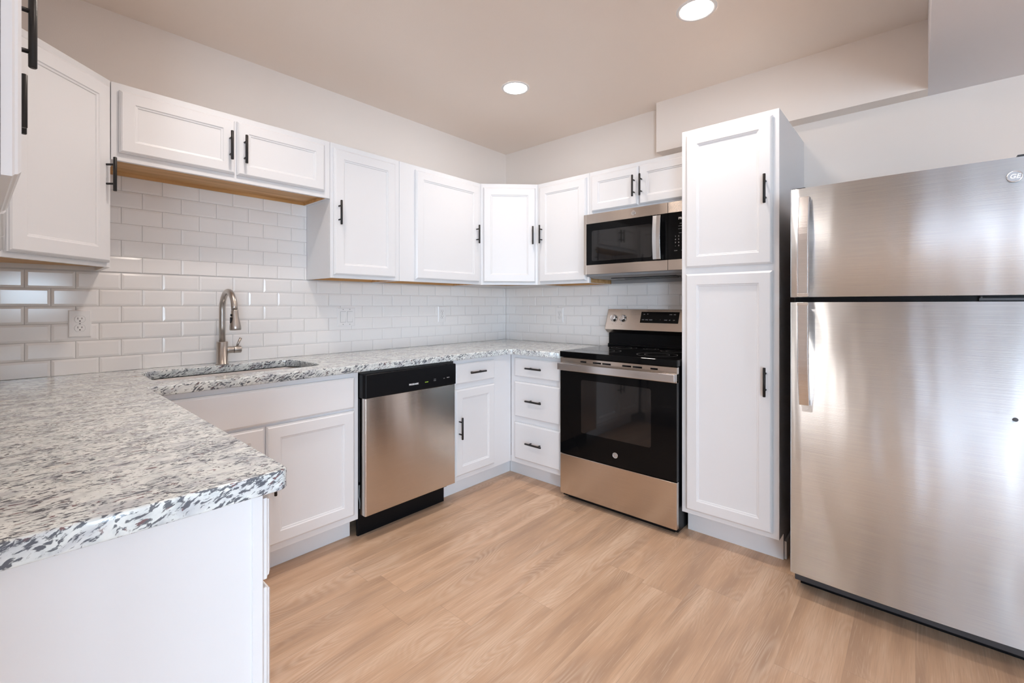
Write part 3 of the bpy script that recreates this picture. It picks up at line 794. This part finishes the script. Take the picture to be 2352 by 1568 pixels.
for x_ in (.05, W-.05):
    for y_ in (.19, .70): MB().disc((x_, y_, 0), (0, 0, 1), .02, .031, 16).build('foot', M['black'], t)
MB().box(.003, .05, .03, .11, 1.7032, 1.712).build('hinge_cover', M['dark'], t)
MB().box(W-.06, W-.003, .03, .11, 1.7032, 1.716).build('hinge_cover', M['dark'], t)
def fhandle(door, za, zb, flip):
    # flat bar, stands off near the door gap and curves back to the door at the far end
    n = 16; rs_ = []
    for i in range(n+1):
        u = i/n; z = za+(zb-za)*u
        v = u if not flip else 1-u           # v=0 at the gap end, 1 at far end
        st_ = .052-.030*max(0, (v-.55)/.45)**1.6
        rs_.append([(.036, -st_, z), (.0385, -st_-.003, z), (.0715, -st_-.003, z), (.074, -st_, z), (.074, -st_+.012, z), (.036, -st_+.012, z)])
    o = MB().rings(rs_, smooth=False).build('door_handle', M['steel_h'], door, bevel=.0008, seg=1)
    far = zb if not flip else za; near = za if not flip else zb; sg = 1 if not flip else -1
    MB().box(.040, .070, -.042, .0, near+sg*.002, near+sg*.02).build('handle_mount', M['chrome'], o, bevel=.001)
    MB().box(.036, .074, -.024, -.001, far-sg*.022, far-sg*.001).build('handle_mount', M['chrome'], o, bevel=.001)
    MB().box(.0355, .0745, -.0560, -.0400, near+sg*-.0005, near+sg*.012).build('handle_cap', M['chrome'], o, bevel=.0008)
fhandle(fz, 1.253, 1.662, False); fhandle(rf, .808, 1.229, True)
bx_, bz_ = .640, 1.640
by = -.0028
bd = MB().disc((bx_, by+.001, bz_), (0, -1, 0), .0165, .0012, 32).build('badge', M['badge'], fz)
MB().rings([[(bx_+q*math.cos(a), y_, bz_+q*math.sin(a)) for a in [2*math.pi*k/40 for k in range(40)]] for q, y_ in ((.0185, by+.001), (.0185, by-.0014), (.0160, by-.0014), (.0160, by))], cap0=False, cap1=False).build('badge_ring', M['chrome'], bd)
text('badge_text', 'GE', .020, M['chrome'], bd, face_front(bx_, by-.0008, bz_), shear=.25, bold=.0003)
MB().disc((.642, -.0012, .843), (0, -1, 0), .0065, .0025, 20).build('plug_button', M['dark'], rf)

# ------------------------------------------------------------------ recessed lights
def downlight(x, y, z, label):
    t = thing('recessed_light', label, 'ceiling light', (x, y, z), 0, None)
    n = 40
    MB().rings([[(q*math.cos(a), q*math.sin(a), zz) for a in [2*math.pi*k/n for k in range(n)]] for q, zz in ((.088, -.0003), (.086, -.003), (.074, -.0045), (.0715, -.002))], cap0=False, cap1=False).build('trim_ring', M['trim'], t)
    MB().rings([[(q*math.cos(a), q*math.sin(a), zz) for a in [2*math.pi*k/n for k in range(n)]] for q, zz in ((.0712, -.0006), (.0712, -.0028), (.04, -.0034))], cap0=True).build('lens', M['lens'], t)
    l = bpy.data.lights.new('lamp_beam', 'AREA'); l.shape = 'DISK'; l.size = .14; l.energy = BEAM; l.color = LAMP_COL; l.spread = R(125)
    lo = bpy.data.objects.new('lamp_beam', l); COL.objects.link(lo); lo.location = (0, 0, -.0045); lo.parent = t
    return t
downlight(-.887, -.896, H, 'round recessed ceiling light over the far corner of the kitchen')
downlight(-.900, -2.010, H, 'round recessed ceiling light nearer the camera, cut by the top edge of the photo')
downlight(-2.30, -.896, H, 'round recessed ceiling light above the sink, out of the photo')
downlight(-2.30, -2.010, H, 'round recessed ceiling light above the camera side of the floor')
